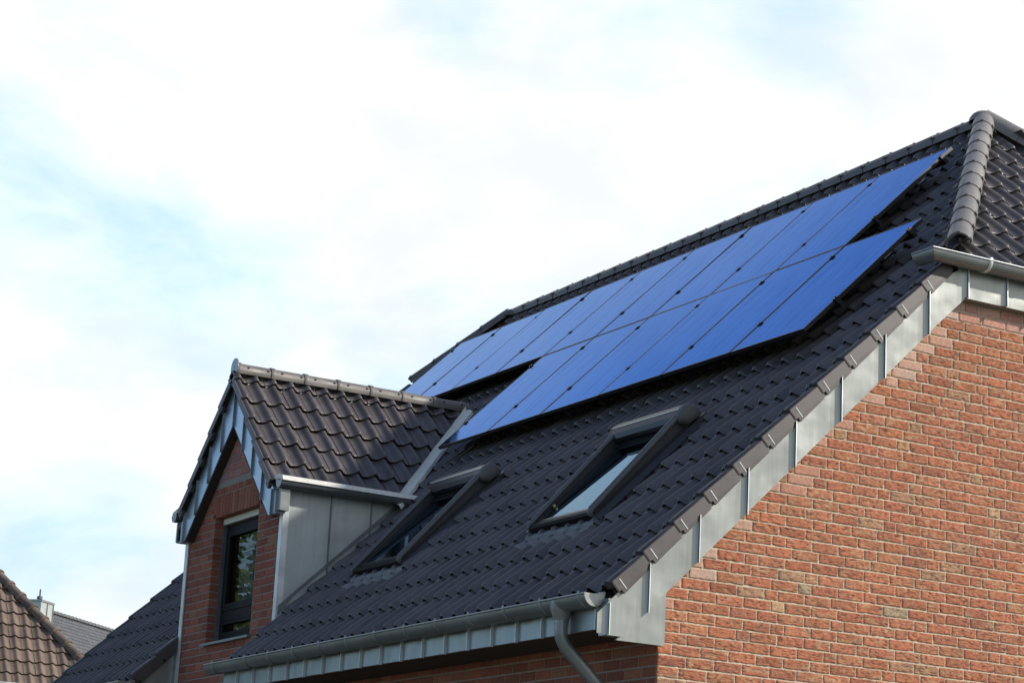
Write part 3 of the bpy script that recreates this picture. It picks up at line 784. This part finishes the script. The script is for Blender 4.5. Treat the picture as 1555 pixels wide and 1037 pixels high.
# ================================================================== roof windows
def roof_window(x0, x1, lining):
    e = empty('roof_window', RP((x0 + x1)/2, 1.1, 0), house)
    vb, vt = 1.085, 2.30
    P = lambda a, b, c: RP(a, c, b)          # (x, offset, v) for boxes
    Q = lambda a, b, c: RP(a, b, c)
    # lining and flashing kerb around the opening
    mb = MB()
    for xa, xb in ((x0 - .055, x0 - .002), (x1 + .002, x1 + .055)):
        mb.box(Q, (xa, xb), (vb - .02, vt + .22), (-.10, .012))
    mb.box(Q, (x0 - .05, x1 + .05), (vt + .05, vt + .2), (-.12, .01)); mb.build('flashing', M_SIDE, e, bevel=.004)
    mb = MB()
    for xa, xb in ((x0, x0 + .02), (x1 - .02, x1)): mb.box(Q, (xa, xb), (vb, vt + .06), (-.45, -.03))
    mb.box(Q, (x0 + .02, x1 - .02), (vb, vb + .02), (-.45, -.03)); mb.box(Q, (x0 + .02, x1 - .02), (vt + .04, vt + .06), (-.45, -.03)); mb.box(Q, (x0, x1), (vb, vt + .06), (-.49, -.45))
    mb.build('lining', lining, e)
    # frame and sash
    mb = MB(); w = .055
    mb.box(Q, (x0, x0 + w), (vb, vt), (-.06, .045)); mb.box(Q, (x1 - .035, x1), (vb, vt), (-.06, .03))
    mb.box(Q, (x0 + w, x1 - w), (vt - .05, vt), (-.06, .05)); mb.build('frame', M_ALU, e, bevel=.006)
    mb = MB(); s0, s1, w = x0 + .045, x1 - .03, .042
    for q in (((s0, s0 + w), (vb + .075, vt - .055)), ((s1 - w, s1), (vb + .075, vt - .055)), ((s0 + w, s1 - w), (vb + .075, vb + .110)), ((s0 + w, s1 - w), (vt - .097, vt - .055))):
        mb.box(Q, q[0], q[1], (-.04, .035))
    mb.build('sash', M_ALU, e, bevel=.006)
    mb = MB(); mb.face([RP(s0 + w, vb + .110, .030), RP(s1 - w, vb + .110, .030), RP(s1 - w, vt - .097, .030), RP(s0 + w, vt - .097, .030)])
    mb.build('pane', M_PANE, e)
    # lower bar
    mb = MB(); q = [(vb - .005, -.03), (vb - .012, .03), (vb + .005, .050), (vb + .07, .040), (vb + .07, -.03)]
    mb.prism([RP(x0 + .03, v, o) for v, o in q], [RP(x1 - .03, v, o) for v, o in q]); mb.build('lower_bar', M_FRAME, e, bevel=.005)
    # guide rails, rising towards the shutter box
    for xr in (x0 + .012, x1 - .012):
        mb = MB(); k = .72 if xr < (x0 + x1)/2 else 1.0
        pts = [RP(xr, vb - .004, .012), RP(xr, vb + .0, .04), RP(xr, vb + .03, .055), RP(xr, vb + .3, .072), RP(xr, vt - .02, .128)]
        mb.tube(pts, [.017*k, .027*k, .030*k, .030*k, .030*k], 14); mb.build('guide_rail', M_RAIL, e)
    for xr in (x0 + .012, x1 - .012):       # closed sides under the rails
        mb = MB(); q = [(vb + .01, -.05), (vb + .01, .04), (vb + .3, .07), (vt + .04, .13), (vt + .04, -.05)]
        mb.prism([RP(xr - .008, v, o) for v, o in q], [RP(xr + .008, v, o) for v, o in q]); mb.build('side_panel', M_SIDE, e)
    # shutter box: rounded profile along x
    q = [(vt - .035, .078), (vt - .040, .112), (vt - .008, .146), (vt + .045, .168), (vt + .09, .175), (vt + .13, .165), (vt + .165, .135), (vt + .178, .09), (vt + .175, .02), (vt + .0, .03)]
    mb = MB(); mb.prism([RP(x0 - .035, v, o) for v, o in q], [RP(x1 - .01, v, o) for v, o in q]); bx = mb.build('shutter_box', M_ALU, e, bevel=.006)
    mb = MB(); mb.box(Q, (x0 - .03, x1 - .01), (vt + .046, vt + .058), (.167, .174)); mb.build('trim_strip', M_BRIGHT, e)
    cv, co = vt + .08, .095
    mb = MB(); rows = []
    for xa, k in ((x1 - .012, 1.02), (x1 + .03, 1.03), (x1 + .06, .93), (x1 + .074, .70), (x1 + .078, .35)):
        rows.append([RP(xa, cv + (v - cv)*k, co + (o - co)*k) for v, o in q])
    mb.grid(rows, 0, None, True, True); mb.face(rows[-1], 0, None, True); mb.face(rows[0][::-1])
    mb.build('end_cap', M_HOOD, e)
    mb = MB(); rows = []
    for xa, k in ((x0 - .034, 1.02), (x0 - .06, 1.0), (x0 - .075, .8)):
        rows.append([RP(xa, cv + (v - cv)*k, co + (o - co)*k) for v, o in q])
    mb.grid(rows[::-1], 0, None, True, True); mb.face(rows[-1][::-1]); mb.build('end_cap', M_HOOD, e)
    # pleated apron dressed over the tiles below
    mb = MB(); rows = []
    us = [x0 - .05 + (x1 - x0 + .1)*i/150 for i in range(151)]
    for j, v in enumerate((.90, .93, .97, 1.01, 1.045, 1.085)):
        row = []
        for i, u in enumerate(us):
            pr = tile_profile(u/COLW)
            f = 1 - max(0, (v - .95))/.135*.9
            o = -.080 + .052*pr*f + .042*(1 - ((v - VB) % ROW)/ROW) + .014 + .0045*(1 if i % 2 else -1)
            if j > 3: o = max(o, -.02)
            row.append(RP(u, v - .02*max(0, pr) + (.008*noise.noise(Vector((u*9, 1, 1))) if j == 0 else 0), o))
        rows.append(row)
    mb.grid(rows, 0, None, False)
    mb.grid([[Vector(p) + Vector((0, .006, -.012)) for p in rows[0]], rows[0]], 0, None, False)
    mb.build('apron', M_PLEAT, e)
    # ragged foam and flashing edge right of the frame
    mb = MB(); rows = [[], []]
    for i in range(40):
        v = vb - .02 + (vt + .1 - vb)*i/39
        rows[0].append(RP(x1 + .055, v, .005)); rows[1].append(RP(x1 + .105 + .006*(i % 2), v, -.028 + .006*(i % 2)))
    mb.grid(rows, 0, None, False); mb.build('side_flashing', M_SIDE, e)
    return e
w2 = roof_window(*SKY[0], M_FRAME); w2['label'] = 'roof window near the gable, its pane mirroring the sky'
w1 = roof_window(*SKY[1], M_PLASTER); w1['label'] = 'roof window beside the dormer, its pane dark'
mb = MB(); mb.box(RP, (SKY[0][0] + .075, SKY[0][0] + .088), (1.36, 1.385), (.036, .058)); mb.build('latch', M_BRASS, w2)

# ================================================================== solar panels
PW, PHH, GAPX = 1.0692, 1.7229, .014
U10, VTOP, OFF = -.6768, 6.707, .17
glass = MB(); fr = MB()
LW = PW - GAPX; LH = PHH - .017
I3 = lambda a, b, c: (a, b, c)
glass.face([(.008, .008, -.002), (LW - .008, .008, -.002), (LW - .008, LH - .008, -.002), (.008, LH - .008, -.002)])
for a, b in (((0, LW), (0, .008)), ((0, LW), (LH - .008, LH)), ((0, .008), (.008, LH - .008)), ((LW - .008, LW), (.008, LH - .008))):
    fr.box(I3, a, b, (-.035, 0))
fr.face([(.01, .01, -.006), (.01, LH - .01, -.006), (LW - .01, LH - .01, -.006), (LW - .01, .01, -.006)])
def clampmesh():
    m = MB(); m.box(I3, (-.017, .017), (-.024, .024), (.001, .007)); m.tube([(0, 0, .006), (0, 0, .012)], .009, 8); m.box(I3, (-.006, .006), (-.028, .028), (-.05, .001)); return m
def endclampmesh():
    m = MB(); m.box(I3, (-.010, .022), (-.025, .025), (.001, .009)); m.box(I3, (.0025, .018), (-.020, .020), (-.04, .001)); m.tube([(.012, 0, .009), (.012, 0, .018)], .009, 8); return m
BASE = empty('solar_panel', (0, 0, 0)); base_parts = [glass.build('cell_glass', M_SOLAR, BASE), fr.build('frame', M_BLACK, BASE)]
cl = clampmesh().build('clamp', M_BLACK, BASE); ecl = endclampmesh().build('end_clamp', M_BLACK, BASE)
Rm = Matrix(((1, 0, 0), (0, CT, -ST), (0, ST, CT)))
first = True
ordn = ['first', 'second', 'third', 'fourth', 'fifth', 'sixth', 'seventh', 'eighth', 'ninth']
VUP = (.187, .733)                          # clamp lines, as drops from the top of the panel
VLO = (.199, 1.268)
cells = [(0, u) for u in range(9)] + [(1, u) for u in range(4, 10)]
for row, u in cells:
    if first: r = BASE; parts = base_parts; first = False
    else:
        r = BASE.copy(); COL.objects.link(r); parts = []
        for o in base_parts:
            c = o.copy(); COL.objects.link(c); c.parent = r; parts.append(c)
    r.location = RP(U10 - (10 - u)*PW + GAPX/2, VTOP - (row + 1)*PHH + .008, OFF + random.uniform(-.002, .002)); r.rotation_mode = 'XYZ'; r.rotation_euler = (TH + random.uniform(-.002, .002), 0, 0)
    n = u - (0 if row == 0 else 4)
    lab = ('%s black-framed solar panel from the left in the upper row under the ridge' if row == 0 else '%s black-framed solar panel from the left in the shorter lower row') % ordn[n]
    if row == 0 and u == 0: lab = 'leftmost solar panel of the upper row, its side edge against the sky'
    if row == 0 and u == 8: lab = 'last solar panel of the upper row, nearest the tiled hip'
    if row == 1 and u == 4: lab = 'first solar panel of the lower row, its corner over the dormer valley'
    if row == 1 and u == 9: lab = 'solar panel at the right end of the lower row, reaching past the upper row'
    tag(r, lab, 'solar panel', 'black solar panels on the front roof slope')
    for d in ((.187, 1.262) if row == 0 else VLO):
        yl = PHH - d - .008
        last = u == (8 if row == 0 else 9)
        c = (ecl if last else cl).copy(); COL.objects.link(c); c.parent = r; c.location = (LW + (0 if last else GAPX/2), yl, 0)
        if u == (0 if row == 0 else 4):
            c = ecl.copy(); COL.objects.link(c); c.parent = r; c.location = (0, yl, 0); c.scale = (-1, 1, 1)
bpy.data.objects.remove(cl); bpy.data.objects.remove(ecl)
for row, d, x0, x1, lab in ((0, .187, -11.40, -1.72, 'upper mounting rail beneath the long row of solar panels under the ridge'), (0, 1.262, -11.40, -1.72, 'lower mounting rail beneath the long row of solar panels'),
                            (1, .199, -7.12, -.648, 'upper mounting rail beneath the short lower row of solar panels'), (1, 1.268, -7.12, -.648, 'lower mounting rail beneath the short row, nearest the roof windows')):
    v = VTOP - row*PHH - d
    e = tag(empty('mounting_rail', RP(x1, v, .1)), lab, 'rail', 'rails under the solar panels')
    mb = MB(); mb.box(RP, (x0, x1), (v - .02, v + .02), (.085, .131)); mb.build('rail', M_BLACK, e)
    x = x1 - .55
    mb = MB()
    while x > x0:
        mb.box(RP, (x - .018, x + .018), (v - .016, v + .016), (-.02, .086)); mb.box(RP, (x - .018, x + .018), (v - .016, v + .14), (-.035, -.018)); x -= 1.04
    mb.build('roof_hook', M_BLACK, e)

# ================================================================== neighbours
CAM = Vector((14.13431877310885, -9.175543107678635, -2.4145997626430744 + ZO))
CR = [(0.49502603907529663, 0.8673903081503318, 0.05082591823366684), (-0.1909286717231122, 0.16565781949738506, -0.9675245367190538), (-0.8476411168362887, 0.46924571406273313, 0.24761461362828482)]
# brown roof: eave direction, plane and hip in world metres
def slope_frame(o, e, pitch):
    e = Vector((e[0], e[1], 0)).normalized(); nh = Vector((e.y, -e.x, 0))
    if nh.dot(CAM - Vector(o)) < 0: nh = -nh
    up = -nh*cos(pitch) + Vector((0, 0, sin(pitch))); nn = nh*sin(pitch) + Vector((0, 0, cos(pitch)))
    return lambda u, v, h=0.0: Vector(o) + e*u + up*v + nn*h
def ontop(P, px, py):
    """(u, v) of the point of a roof plane that stands where a building corner was surveyed from the street"""
    f = 3502.497; d = Vector(CR[0])*((px - 777.5)/f) + Vector(CR[1])*((py - 518.5)/f) + Vector(CR[2])
    o = P(0, 0); eu = P(1, 0) - o; ev = P(0, 1) - o; n = eu.cross(ev)
    p = CAM + d*((o - CAM).dot(n)/d.dot(n)) - o
    return p.dot(eu), p.dot(ev)
bh = tag(empty('neighbour_house', (-30, 0, 0)), 'neighbouring house with a weathered brown tiled hip roof at the left edge', 'house')
PB = slope_frame((-24.12, 2.50, 1.30 + ZO), (.139, .990), radians(45))
h0 = ontop(PB, 0, 872); h1 = ontop(PB, 118, 994)
dirv = Vector((h1[0] - h0[0], h1[1] - h0[1])).normalized()
hb = Vector(h1) + dirv*((-.15 - h1[1])/dirv.y); ht = Vector(h0) - dirv*3.2
nrm = (PB(0, 0, 1) - PB(0, 0)); ev_ = PB(*ht) - PB(*hb); cut = ev_.cross(nrm).normalized()
if cut.dot(PB(hb.x + 1, hb.y) - PB(hb.x, hb.y)) < 0: cut = -cut
mb = MB(); tiles(mb, PB, -6, hb.x + .3, -.12, ht.y, h0[0], -.12, L=.325, Wd=.20, hump=.034, tilt=.045, tint=.2)
br_ = mb.build('roof', M_BROWN, bh, bisect=[(PB(*hb), cut)])
mb = MB(); caps(mb, PB(hb.x, hb.y, -.03), PB(ht.x, ht.y, -.03), .085, .36, n=10, lugs=False, tint=.2, collar=1.14); mb.build('hip_cap', M_BROWN, br_)
# hidden side of the hip and the walls
e1 = PB(1, 0) - PB(0, 0); inn = (e1.cross(Vector((0, 0, 1)))); inn = inn if inn.dot(PB(0, 1) - PB(0, 0)) > 0 else -inn
mb = MB(); T = PB(ht.x, ht.y, -.03); Bq = PB(hb.x, hb.y, -.03)
mb.face([T, Bq, Bq + inn*8, T + inn*4]); mb.face([T, T + inn*4, PB(-6, ht.y, -.06) + inn*4, PB(-6, ht.y, -.06)]); mb.face([PB(-6, -.1, -.08), PB(hb.x, -.1, -.08), PB(ht.x, ht.y, -.08), PB(-6, ht.y, -.08)])
mb.build('rear_slope', M_BROWN, br_)
def PBw(u, d, z): p = PB(u, 0); return (p.x + inn.x*d, p.y + inn.y*d, z)
mb = MB(); zt = PB(0, -.12)[2]
mb.box(PBw, (-5.6, hb.x - .5), (.45, 8), (0, zt - .2)); mb.build('wall', M_PLASTER, bh)
mb = MB()
def PBg(a, c, z): p = PB(a, 0); return (p.x + inn.x*(c - .16), p.y + inn.y*(c - .16), z)
trough(mb, PBg, -6, hb.x + .05, .07, zt - .02); mb.build('gutter', M_BRIGHT, bh)

gh = tag(empty('distant_house', (-58, 20, 0)), 'distant house with a plain grey roof and boxy zinc clad chimney', 'house')
gd = Vector(CR[0])*((80 - 777.5)/3502.497) + Vector(CR[1])*((930 - 518.5)/3502.497) + Vector(CR[2])
go = CAM + gd*(112/hypot(gd.x, gd.y))
PR_ = slope_frame((go.x, go.y, go.z), (-.695, .719), radians(42))
mb = MB(); tiles(mb, PR_, -6, 16, -5.2, 0.0, 0, -5.2, L=.30, Wd=.30, hump=.045, tilt=.05, tint=.06, ts=[-.5, -.3, -.15, 0, .15, .3, .5])
gr = mb.build('roof', M_GREYTILE, gh)
mb = MB(); caps(mb, PR_(-6, 0, .01), PR_(16, 0, .01), .11, .4, n=8, lugs=False, tint=.05, collar=True); mb.build('ridge', M_GREYTILE, gr)
eg = PR_(1, 0) - PR_(0, 0); ig = eg.cross(Vector((0, 0, 1))); ig = ig if ig.dot(PR_(0, 1) - PR_(0, 0)) > 0 else -ig
mb = MB(); mb.face([PR_(-6, 0, -.05), PR_(16, 0, -.05), PR_(16, -5.2) + ig*7.7, PR_(-6, -5.2) + ig*7.7]); mb.build('rear_slope', M_GREYTILE, gr)
mb = MB(); zt = PR_(0, -5.0)[2]
def PRw(u, d, z): p = PR_(u, -5.2); return (p.x + ig.x*d, p.y + ig.y*d, z)
mb.box(PRw, (-5.7, 15.7), (.4, 7.3), (0, zt)); mb.build('wall', M_PLASTER, gh)
cd = Vector(CR[0])*((63 - 777.5)/3502.497) + Vector(CR[1])*((911 - 518.5)/3502.497) + Vector(CR[2]); cd.normalize()
ct = CAM + cd*(104/hypot(cd.x, cd.y))
ch = empty('chimney', (ct.x, ct.y, ct.z - 2), gh)
def PC(a, b, z): a *= 1.45; b *= 1.45; return (ct.x + eg.x*a - ig.x*b, ct.y + eg.y*a - ig.y*b, ct.z + z*1.45)
mb = MB(); mb.box(PC, (0, .80), (0, -.48), (-2.6, -.03)); st = mb.build('stack', M_ZINCL, ch)
mb = MB(); mb.box(PC, (-.03, .83), (.03, -.51), (-.03, .03)); mb.build('cover_plate', M_ZINC, ch)
mb = MB()
mb.box(PC, (.38, .41), (.001, .025), (-2.5, -.04)); mb.box(PC, (.77, .802), (.001, .025), (-2.5, -.04))
mb.build('seam', M_ZINCD, ch)
mb = MB(); c0 = PC(.06, -.1, 0); mb.tube([(c0[0], c0[1], c0[2] + .02), (c0[0], c0[1], c0[2] + .08)], .09, 12); mb.tube([(c0[0], c0[1], c0[2] + .07), (c0[0], c0[1], c0[2] + .19)], .125, 12); mb.tube([(c0[0], c0[1], c0[2] + .15), (c0[0], c0[1], c0[2] + .50)], .04, 10)
mb.build('flue', M_ZINCX, ch)

# ================================================================== tree across the street (mirrored in the dormer window)
def tree(name, x, y, h, label, seed):
    rnd = random.Random(seed)
    t = tag(empty(name, (x, y, 0)), label, 'tree')
    mb = MB(); mb.tube([(x, y, 0), (x + .1, y, h*.2), (x - .05, y + .1, h*.45), (x + .1, y, h*.75)], [.28, .2, .15, .05], 10)
    tips = []
    for i in range(26):
        a = rnd.uniform(0, 2*pi); z0 = h*rnd.uniform(.25, .7); L = h*rnd.uniform(.18, .33); el = rnd.uniform(.1, .9)
        p0 = Vector((x, y, z0)); p1 = p0 + Vector((cos(a)*cos(el), sin(a)*cos(el), sin(el)))*L
        mb.tube([p0, (p0 + p1)/2 + Vector((0, 0, .1)), p1], [.07, .045, .015], 6); tips += [p1, (p0 + p1)/2]
    m, nt, b = mat('bark', (.09, .07, .05), .9); mb.build('trunk', m, t)
    m, nt, b = mat('leaf', (.07, .12, .03), .5); b.inputs['Transmission Weight'].default_value = .0
    tinted(nt, b)
    mb = MB()
    for tp_ in tips:
        for j in range(260):
            c = tp_ + Vector((rnd.gauss(0, .5), rnd.gauss(0, .5), rnd.gauss(0, .4)))
            a, bb = Vector((rnd.uniform(-1, 1), rnd.uniform(-1, 1), rnd.uniform(-.5, .5))).normalized()*.11, Vector((rnd.uniform(-1, 1), rnd.uniform(-1, 1), rnd.uniform(-1, 1))).normalized()*.07
            f = rnd.uniform(.6, 1.5); mb.face([c - a, c + bb, c + a, c - bb], 0, (.075*f, .125*f, .03*f))
    mb.build('crown', m, t)
tree('leafy_tree', -22.0, -6.2, 9.2, 'leafy green tree reflected in the dormer window', 3)

# ================================================================== ground
m, nt, b = mat('paving_and_grass', (.12, .13, .07), .95)
n1 = noise_tex(nt, .25, 5); r1 = ramp(nt, n1.outputs['Fac'], [(.42, (.10, .12, .05)), (.55, (.17, .16, .14))]); nt.links.new(r1.outputs['Color'], b.inputs['Base Color'])
mb = MB(); mb.face([(-600, -600, 0), (600, -600, 0), (600, 600, 0), (-600, 600, 0)]); tag(mb.build('ground', m), kind='structure', label='flat ground of grass and paving around the houses')

# ================================================================== sky, sun, camera
SUN = Vector((.50, .66, .535)).normalized()
el = math.asin(SUN.z); az = atan2(SUN.x, SUN.y)
w = bpy.data.worlds.new('World'); sc.world = w; w.use_nodes = True; nt = w.node_tree
bg = nt.nodes['Background']; bg.inputs['Strength'].default_value = .092
sky = nt.nodes.new('ShaderNodeTexSky'); sky.sky_type = 'NISHITA'; sky.sun_disc = False; sky.sun_elevation = el; sky.sun_rotation = az
sky.air_density = 1.0; sky.dust_density = .15; sky.ozone_density = 2.0
tc = nt.nodes.new('ShaderNodeTexCoord'); mp = nt.nodes.new('ShaderNodeMapping'); mp.inputs['Scale'].default_value = (1, 1, 1.9)
nt.links.new(tc.outputs['Generated'], mp.inputs['Vector'])
nz = N(nt, 'ShaderNodeTexNoise', Scale=6.5, Detail=7, Roughness=.56, Distortion=.35); nt.links.new(mp.outputs['Vector'], nz.inputs['Vector'])
sx_ = sep0 = nt.nodes.new('ShaderNodeSeparateXYZ'); nt.links.new(tc.outputs['Generated'], sx_.inputs[0])
lr = N(nt, 'ShaderNodeMapRange'); nt.links.new(sx_.outputs['X'], lr.inputs[0])          # denser towards the sun
lr.inputs[1].default_value = -.93; lr.inputs[2].default_value = -.72; lr.inputs[3].default_value = .0; lr.inputs[4].default_value = .14
ad = N(nt, 'ShaderNodeMath', _operation='ADD'); nt.links.new(nz.outputs['Fac'], ad.inputs[0]); nt.links.new(lr.outputs[0], ad.inputs[1])
gz = N(nt, 'ShaderNodeMath', _operation='SUBTRACT'); nt.links.new(sep0.outputs['Z'], gz.inputs[0]); gz.inputs[1].default_value = 0.2755     # a thin band of open sky on the left
g2_ = N(nt, 'ShaderNodeMath', _operation='MULTIPLY'); nt.links.new(gz.outputs[0], g2_.inputs[0]); nt.links.new(gz.outputs[0], g2_.inputs[1])
g3_ = N(nt, 'ShaderNodeMapRange'); nt.links.new(g2_.outputs[0], g3_.inputs[0]); g3_.interpolation_type = 'SMOOTHSTEP'
g3_.inputs[1].default_value = 0; g3_.inputs[2].default_value = .0016; g3_.inputs[3].default_value = .12; g3_.inputs[4].default_value = 0
g4_ = N(nt, 'ShaderNodeMapRange'); nt.links.new(sep0.outputs['X'], g4_.inputs[0]); g4_.inputs[1].default_value = -.885; g4_.inputs[2].default_value = -.81; g4_.inputs[3].default_value = 1; g4_.inputs[4].default_value = 0
g5_ = N(nt, 'ShaderNodeMath', _operation='MULTIPLY'); nt.links.new(g3_.outputs[0], g5_.inputs[0]); nt.links.new(g4_.outputs[0], g5_.inputs[1])
g6_ = N(nt, 'ShaderNodeMath', _operation='SUBTRACT'); nt.links.new(ad.outputs[0], g6_.inputs[0]); nt.links.new(g5_.outputs[0], g6_.inputs[1])
cover = ramp(nt, g6_.outputs[0], [(.30, g3(.86)), (.46, g3(.95)), (.58, g3(1))])
sep = nt.nodes.new('ShaderNodeSeparateXYZ'); nt.links.new(tc.outputs['Generated'], sep.inputs[0])
hi_ = N(nt, 'ShaderNodeMapRange'); nt.links.new(sep.outputs['Y'], hi_.inputs[0])      # the cloud deck ends towards the street side
hi_.inputs[1].default_value = -.42; hi_.inputs[2].default_value = .02; hi_.inputs[3].default_value = .04; hi_.inputs[4].default_value = 1.0
hz_ = N(nt, 'ShaderNodeMapRange'); nt.links.new(sep.outputs['Z'], hz_.inputs[0])      # and opens overhead
hz_.inputs[1].default_value = .5; hz_.inputs[2].default_value = .8; hz_.inputs[3].default_value = 1.0; hz_.inputs[4].default_value = .08
m0 = N(nt, 'ShaderNodeMath', _operation='MULTIPLY'); nt.links.new(hi_.outputs[0], m0.inputs[0]); nt.links.new(hz_.outputs[0], m0.inputs[1])
mm = N(nt, 'ShaderNodeMath', _operation='MULTIPLY'); nt.links.new(cover.outputs['Color'], mm.inputs[0]); nt.links.new(m0.outputs[0], mm.inputs[1])
mx = nt.nodes.new('ShaderNodeMix'); mx.data_type = 'RGBA'
nt.links.new(mm.outputs[0], mx.inputs[0]); skc = nt.nodes.new('ShaderNodeMix'); skc.data_type = 'RGBA'; skc.blend_type = 'MULTIPLY'; skc.inputs[0].default_value = 1.0; skc.inputs[7].default_value = (1.04, 1.18, 1.34, 1)
nt.links.new(sky.outputs['Color'], skc.inputs[6]); nt.links.new(skc.outputs[2], mx.inputs[6]); n2_ = N(nt, 'ShaderNodeTexNoise', Scale=9.0, Detail=6, Roughness=.55); nt.links.new(mp.outputs['Vector'], n2_.inputs['Vector'])
cca = ramp(nt, n2_.outputs['Fac'], [(.34, (.91, .945, .965)), (.58, (1.08, 1.08, 1.07))])
ccb = ramp(nt, g6_.outputs[0], [(.30, (.60, .88, 1.04)), (.45, (.84, .97, 1.05)), (.60, (1, 1, 1))])     # thin veil: the blue behind shines through
class _O: pass
ccl = _O(); ccl.outputs = {'Color': mul(nt, cca.outputs['Color'], ccb.outputs['Color'])}
scl = nt.nodes.new('ShaderNodeMix'); scl.data_type = 'RGBA'; scl.blend_type = 'MULTIPLY'; scl.inputs[0].default_value = 1; scl.inputs[7].default_value = (8.6, 8.6, 8.6, 1); nt.links.new(ccl.outputs['Color'], scl.inputs[6]); nt.links.new(scl.outputs[2], mx.inputs[7])
nt.links.new(mx.outputs[2], bg.inputs['Color'])

sl = bpy.data.lights.new('sun', 'SUN'); sl.energy = 3.6; sl.angle = radians(1.5); sl.color = (1, .93, .83)
so = bpy.data.objects.new('sun', sl); COL.objects.link(so); so.rotation_mode = 'QUATERNION'; so.rotation_quaternion = SUN.to_track_quat('Z', 'Y'); so.location = (20, 40, 30)

cam = bpy.data.cameras.new('camera'); cam.sensor_width = 36; cam.lens = 3502.497/1555*36; cam.clip_end = 2000; cam.clip_start = .1
co = bpy.data.objects.new('camera', cam); COL.objects.link(co)
Rw = Matrix((CR[0], tuple(-x for x in CR[1]), tuple(-x for x in CR[2]))).transposed()
co.matrix_world = Matrix.Translation(CAM) @ Rw.to_4x4()
sc.camera = co
sc.view_settings.view_transform = 'Standard'; sc.view_settings.look = 'None'; sc.view_settings.exposure = .38; sc.view_settings.gamma = 1
